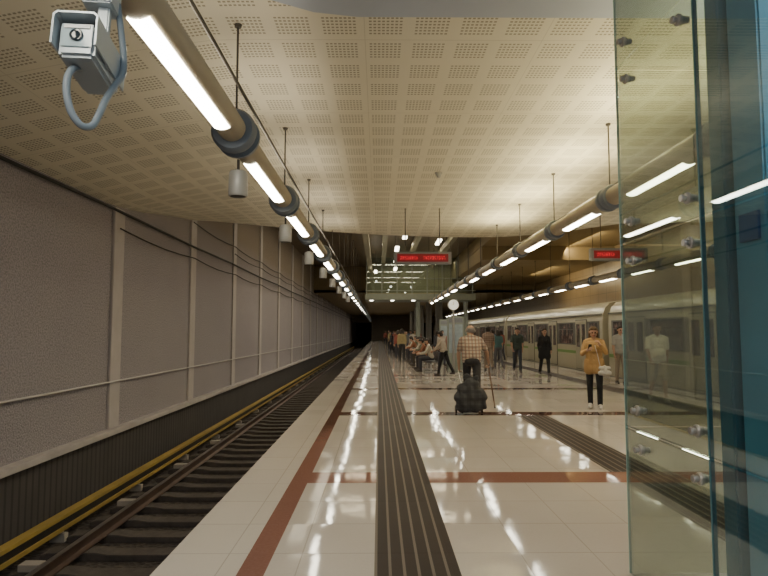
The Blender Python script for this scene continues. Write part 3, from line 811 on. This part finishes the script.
# ---------------------------------------------------------------- TRAIN
train = thing("metro_train", "cream metro train with dark windows and green stripe at platform", "train")
TX = 8.5
pb = [(0, -.9), (0, 1.9), (.03, 2.25), (.12, 2.5), (.3, 2.68), (.7, 2.78), (1.38, 2.82), (2.06, 2.78), (2.46, 2.68), (2.64, 2.5), (2.73, 2.25), (2.76, 1.9), (2.76, -.9)]
cb = MB(); cb.prism_y(pb, 0, 17.2)
cb.box(.1, 2.66, .3, 16.9, -1.0, -.85, 1)
cb.box(-.012, 0, .05, 17.15, .66, .78, 2)
cb.box(-.010, 0, .05, 17.15, -.5, -.02, 1)
cb.box(-.008, 0, .3, 16.9, 1.02, 2.0, 1)
cb.box(-.03, .02, .05, 17.15, 2.24, 2.28, 1)
carme = cb.mesh("car_body", [M_train, M_trainlow, M_green])
def winm(w, name):
    b = MB(); b.box(-.012, 0, -w/2-.05, w/2+.05, 1.02, 2.0, 1); b.box(-.016, -.011, -w/2, w/2, 1.07, 1.95, 0)
    b.box(-.02, -.015, -w/2, w/2, 1.68, 1.705, 1)
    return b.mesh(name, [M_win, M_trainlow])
wl = winm(2.0, "window_wide"); ws = winm(.9, "window_small")
db = MB(); db.box(-.02, 0, -.7, .7, .02, 2.1, 1); db.box(-.03, -.019, -.66, -.01, .05, 2.06, 0); db.box(-.03, -.019, .01, .66, .05, 2.06, 0)
db.box(-.034, -.029, -.55, -.12, .95, 1.9, 2); db.box(-.034, -.029, .12, .55, .95, 1.9, 2)
dme = db.mesh("train_door", [M_door, M_trainlow, M_win])
for i in range(5):
    car = ob("train_car", carme, train, (TX, 5.0+i*17.8, 0))
    for yy in (2.4, 6.5, 10.7, 14.8): ob("door", dme, car, (0, yy, 0))
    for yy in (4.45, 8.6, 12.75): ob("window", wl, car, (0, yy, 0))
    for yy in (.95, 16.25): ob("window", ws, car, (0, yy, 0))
    if i < 4: ob("gangway", MB().box(.4, 2.36, 17.1, 17.9, -.5, 2.6).mesh("gangway", M_black), car)

# ---------------------------------------------------------------- BRIDGE / COLUMNS
t = thing("footbridge", "blue-grey glazed mezzanine crossing above the platform", "bridge")
BX0, BX1 = -.9, 6.4
ob("deck", MB().box(BX0, BX1, 39.5, 43, 3.7, 4.1).mesh("deck", M_bridge, bevel=.03), t)
rb = MB()
for k in range(8):
    rb.box(BX0+.05+k, BX0+.13+k, 39.52, 39.60, 4.1, 6.55)
rb.tube([(BX0, 39.54, 5.1), (BX1, 39.54, 5.1)], .045, 10)
rb.tube([(BX0, 39.54, 4.3), (BX1, 39.54, 4.3)], .03, 8)
ob("railing", rb.mesh("railing", M_bridge), t)
ob("glazing", MB().box(BX0+.1, BX1-.1, 39.55, 39.565, 4.15, 6.5).mesh("infill", M_glass2), t)
ob("rear_panel", MB().box(BX0+.1, BX1-.1, 42.8, 42.95, 4.11, 6.55).mesh("rear_panel", mat("warm_olive_panel", (.32, .29, .18), .4, var=.3, vs=1)), t)
lg = MB().steps((0, 0, 0), (0, 0, 1), [(0, .16), (3.7, .16)], 18).mesh("bridge_column", M_bridge)
for x in (2.7, 6.0): ob("column", lg, t, (x, 41.5, 0))
area("bridge_light", (2.7, 41.2, 6.4), 6, .3, 60, (1, .88, .6), up=False)
for k in range(5):
    o = ob("ceiling_spotlight", MB().steps((0, 0, 0), (0, 0, -1), [(0, .12), (.04, .12), (.04, .09), (.05, .09)], 14).mesh("spot", M_smalllamp), loc=(-.5+k*1.4, 40.2, 3.7))
    meta(o, "small round light under the footbridge", "light", "lights under the footbridge")
cmf = MB().steps((0, 0, 0), (0, 0, 1), [(0, .32), (.3, .32), (.3, .28), (CZ-.02, .28)], 24).mesh("column_low", mat("grey_column2", (.2, .19, .17), .6, var=.1))
for i, y in enumerate((48, 58, 68, 78, 88)):
    o = ob("support_column", cmf, loc=(4.8, y, 0)); meta(o, "round grey concrete column on the platform", "column", "platform columns")
bm_ = MB().box(-.12, .12, 19.3, 39.3, -.15, .15).mesh("roof_beam", mat("pale_green_beam", (.26, .25, .17), .5), bevel=.01)
for x, z in ((-.55, 5.6), (.3, 6.2), (1.9, 6.2), (3.4, 5.9)):
    o = ob("roof_beam", bm_, loc=(x, 0, z)); meta(o, "long pale steel beam under the high ceiling", "beam", "steel beams in the open hall")
    hmz = MB()
    for yy in (22, 30, 37): hmz.tube([(0, yy, .15), (0, yy, VZ-z)], .02, 8)
    ob("hanger", hmz.mesh("hanger", M_rod), o)
slm = MB().box(-.08, .08, -.6, .6, -.04, .04).mesh("strip_lamp", M_smalllamp, bevel=.01)
for i, (x, y, z) in enumerate([(.95, 21.5, 5.05), (.75, 25, 5.05), (.8, 29, 5.05), (.9, 33, 5.05), (2.4, 24, 5.2), (2.6, 31, 5.2), (-.2, 36, 5.2)]):
    o = thing("strip_light", "short strip light hanging in the dark open hall", "light fixture", (x, y, z), "strip lights in the open hall")
    ob("lamp", slm, o); ob("hanging_rod", MB().tube([(0, 0, .03), (0, 0, VZ-z)], .01, 6).mesh("rod", M_rod), o)

t = thing("station_clock", "round white double-faced clock on a post", "clock", (2.80, 22.6, 0))
ob("post", MB().tube([(0, 0, 0), (0, 0, 2.42)], .045, 14).mesh("clock_post", M_steel), t)
cl = MB(); cl.steps((0, -.07, 2.60), (0, 1, 0), [(0, .19), (0, .21), (.14, .21), (.14, .19)], 28); ob("case", cl.mesh("clock_case", M_spk), t)
ob("dial", MB().steps((0, -.078, 2.60), (0, 1, 0), [(0, .185), (.006, .185)], 28).mesh("dial", mat("clock_dial", (.8, .78, .7), .4, emit=(1, .95, .8), es=.7)), t)
hn = MB(); hn.box(-.008, .008, -.083, -.079, 2.60, 2.73); hn.box(-.09, .0, -.083, -.079, 2.592, 2.608); ob("hand", hn.mesh("clock_hands", M_black), t)
for i, (x, y, w, lab) in enumerate([(3.05, 24.0, .32, "blue-grey information pillar with pale posters"), (3.3, 29.8, .3, "blue-grey information pillar with pale posters")]):
    t = thing("information_pillar", lab, "information board", (x, y, 0), "information pillars")
    ob("frame", MB().box(-w, w, -.12, .12, 0, 2.2).mesh("pillar_frame", M_bridge, bevel=.02), t)
    ob("poster", MB().box(-w+.05, w-.05, -.13, -.121, .75, 1.88).mesh("poster", M_board), t)
    ob("header", MB().box(-w+.05, w-.05, -.135, -.121, 1.95, 2.13).mesh("header", M_signbox), t)

# ---------------------------------------------------------------- GLASS SHAFT
GX = 1.65
t = thing("glass_enclosure", "greenish glass lift enclosure with steel point fixings and teal frame", "glass enclosure")
zs = [0.0, .95, 2.17, 3.40, 4.49]
ys = [(3.04, 4.05), (2.03, 3.025), (1.0, 2.015)]
for yi, (ya, yb) in enumerate(ys):
    for k in range(4):
        b = MB(); b.box(GX, GX+.012, ya, yb, zs[k]+.006, zs[k+1]-.006)
        ob("glass_pane", b.mesh("glass_pane", M_glass if yi == 0 else M_glass2), t)
for k in range(4):
    ob("glass_pane", MB().box(GX+.02, 3.0, 4.04, 4.052, zs[k]+.006, zs[k+1]-.006).mesh("glass_pane_end", M_glass), t)
ob("glass_edge", MB().box(GX-.001, GX+.014, 4.0505, 4.06, 0, 4.49).mesh("glass_edge", M_glassedge), t)
fm = MB(); fm.steps((0, 0, 0), (-1, 0, 0), [(-.05, .018), (-.02, .022), (0, .022), (0, .032), (.010, .034), (.018, .028), (.018, .016), (.036, .016), (.036, .022), (.046, .018)], 20)
fme = fm.mesh("point_fixing", M_steel)
for (y, z) in [(3.87, 3.26), (3.9, 3.53), (3.17, 3.29), (3.17, 3.53), (3.86, 2.30), (3.14, 2.29), (3.85, 2.04), (3.13, 2.05), (3.85, 1.08), (3.13, 1.07), (3.82, .84), (3.12, .83)]:
    ob("point_fixing", fme, t, (GX, y, z))
fr = MB(); fr.box(1.72, 2.15, 2.62, 2.86, 0, 4.49); ob("column", fr.mesh("teal_column", M_teal, bevel=.01), t)
fr = MB(); fr.box(1.82, 1.88, 3.1, 4.0, 4.3, 4.49); fr.box(2.9, 3.02, 3.9, 4.03, 0, 4.49); fr.box(2.15, 3.0, 2.72, 2.84, 2.15, 2.4); fr.box(2.15, 3.0, 2.72, 2.84, .0, .25)
ob("frame", fr.mesh("teal_frame", M_tealdk, bevel=.008), t)
fr = MB(); fr.box(1.69, 1.82, 2.88, 3.0, 0, 4.49); ob("mullion", fr.mesh("teal_mullion", M_tealdk, bevel=.008), t)
fr = MB(); fr.box(1.75, 1.85, .9, 2.6, 2.14, 2.30); fr.box(1.75, 1.85, .9, 2.6, 0, .12); ob("beam", fr.mesh("teal_beam", M_teal, bevel=.008), t)
ob("seal", MB().box(GX-.002, GX+.02, 3.026, 3.039, 0, 4.49).mesh("seal", M_tealdk), t)
fr = MB(); fr.box(1.705, 1.719, 2.66, 2.80, 2.0, 2.13); o = ob("plate", fr.mesh("plate", mat("blue_plate", (.03, .10, .24), .4)), t)

# ---------------------------------------------------------------- WORLD & CAMERA
w = bpy.data.worlds.new("World"); SC.world = w; w.use_nodes = True
w.node_tree.nodes["Background"].inputs[0].default_value = (.9, .8, .65, 1)
w.node_tree.nodes["Background"].inputs[1].default_value = .03
cam = bpy.data.cameras.new("Camera"); co = bpy.data.objects.new("Camera", cam); COL.objects.link(co)
cam.sensor_width = 36; cam.lens = 600*36/768; cam.clip_start = .05; cam.clip_end = 400
co.location = (0, 0, 1.58)
co.rotation_euler = (math.radians(90+4.19), 0, math.radians(-.48))
SC.camera = co
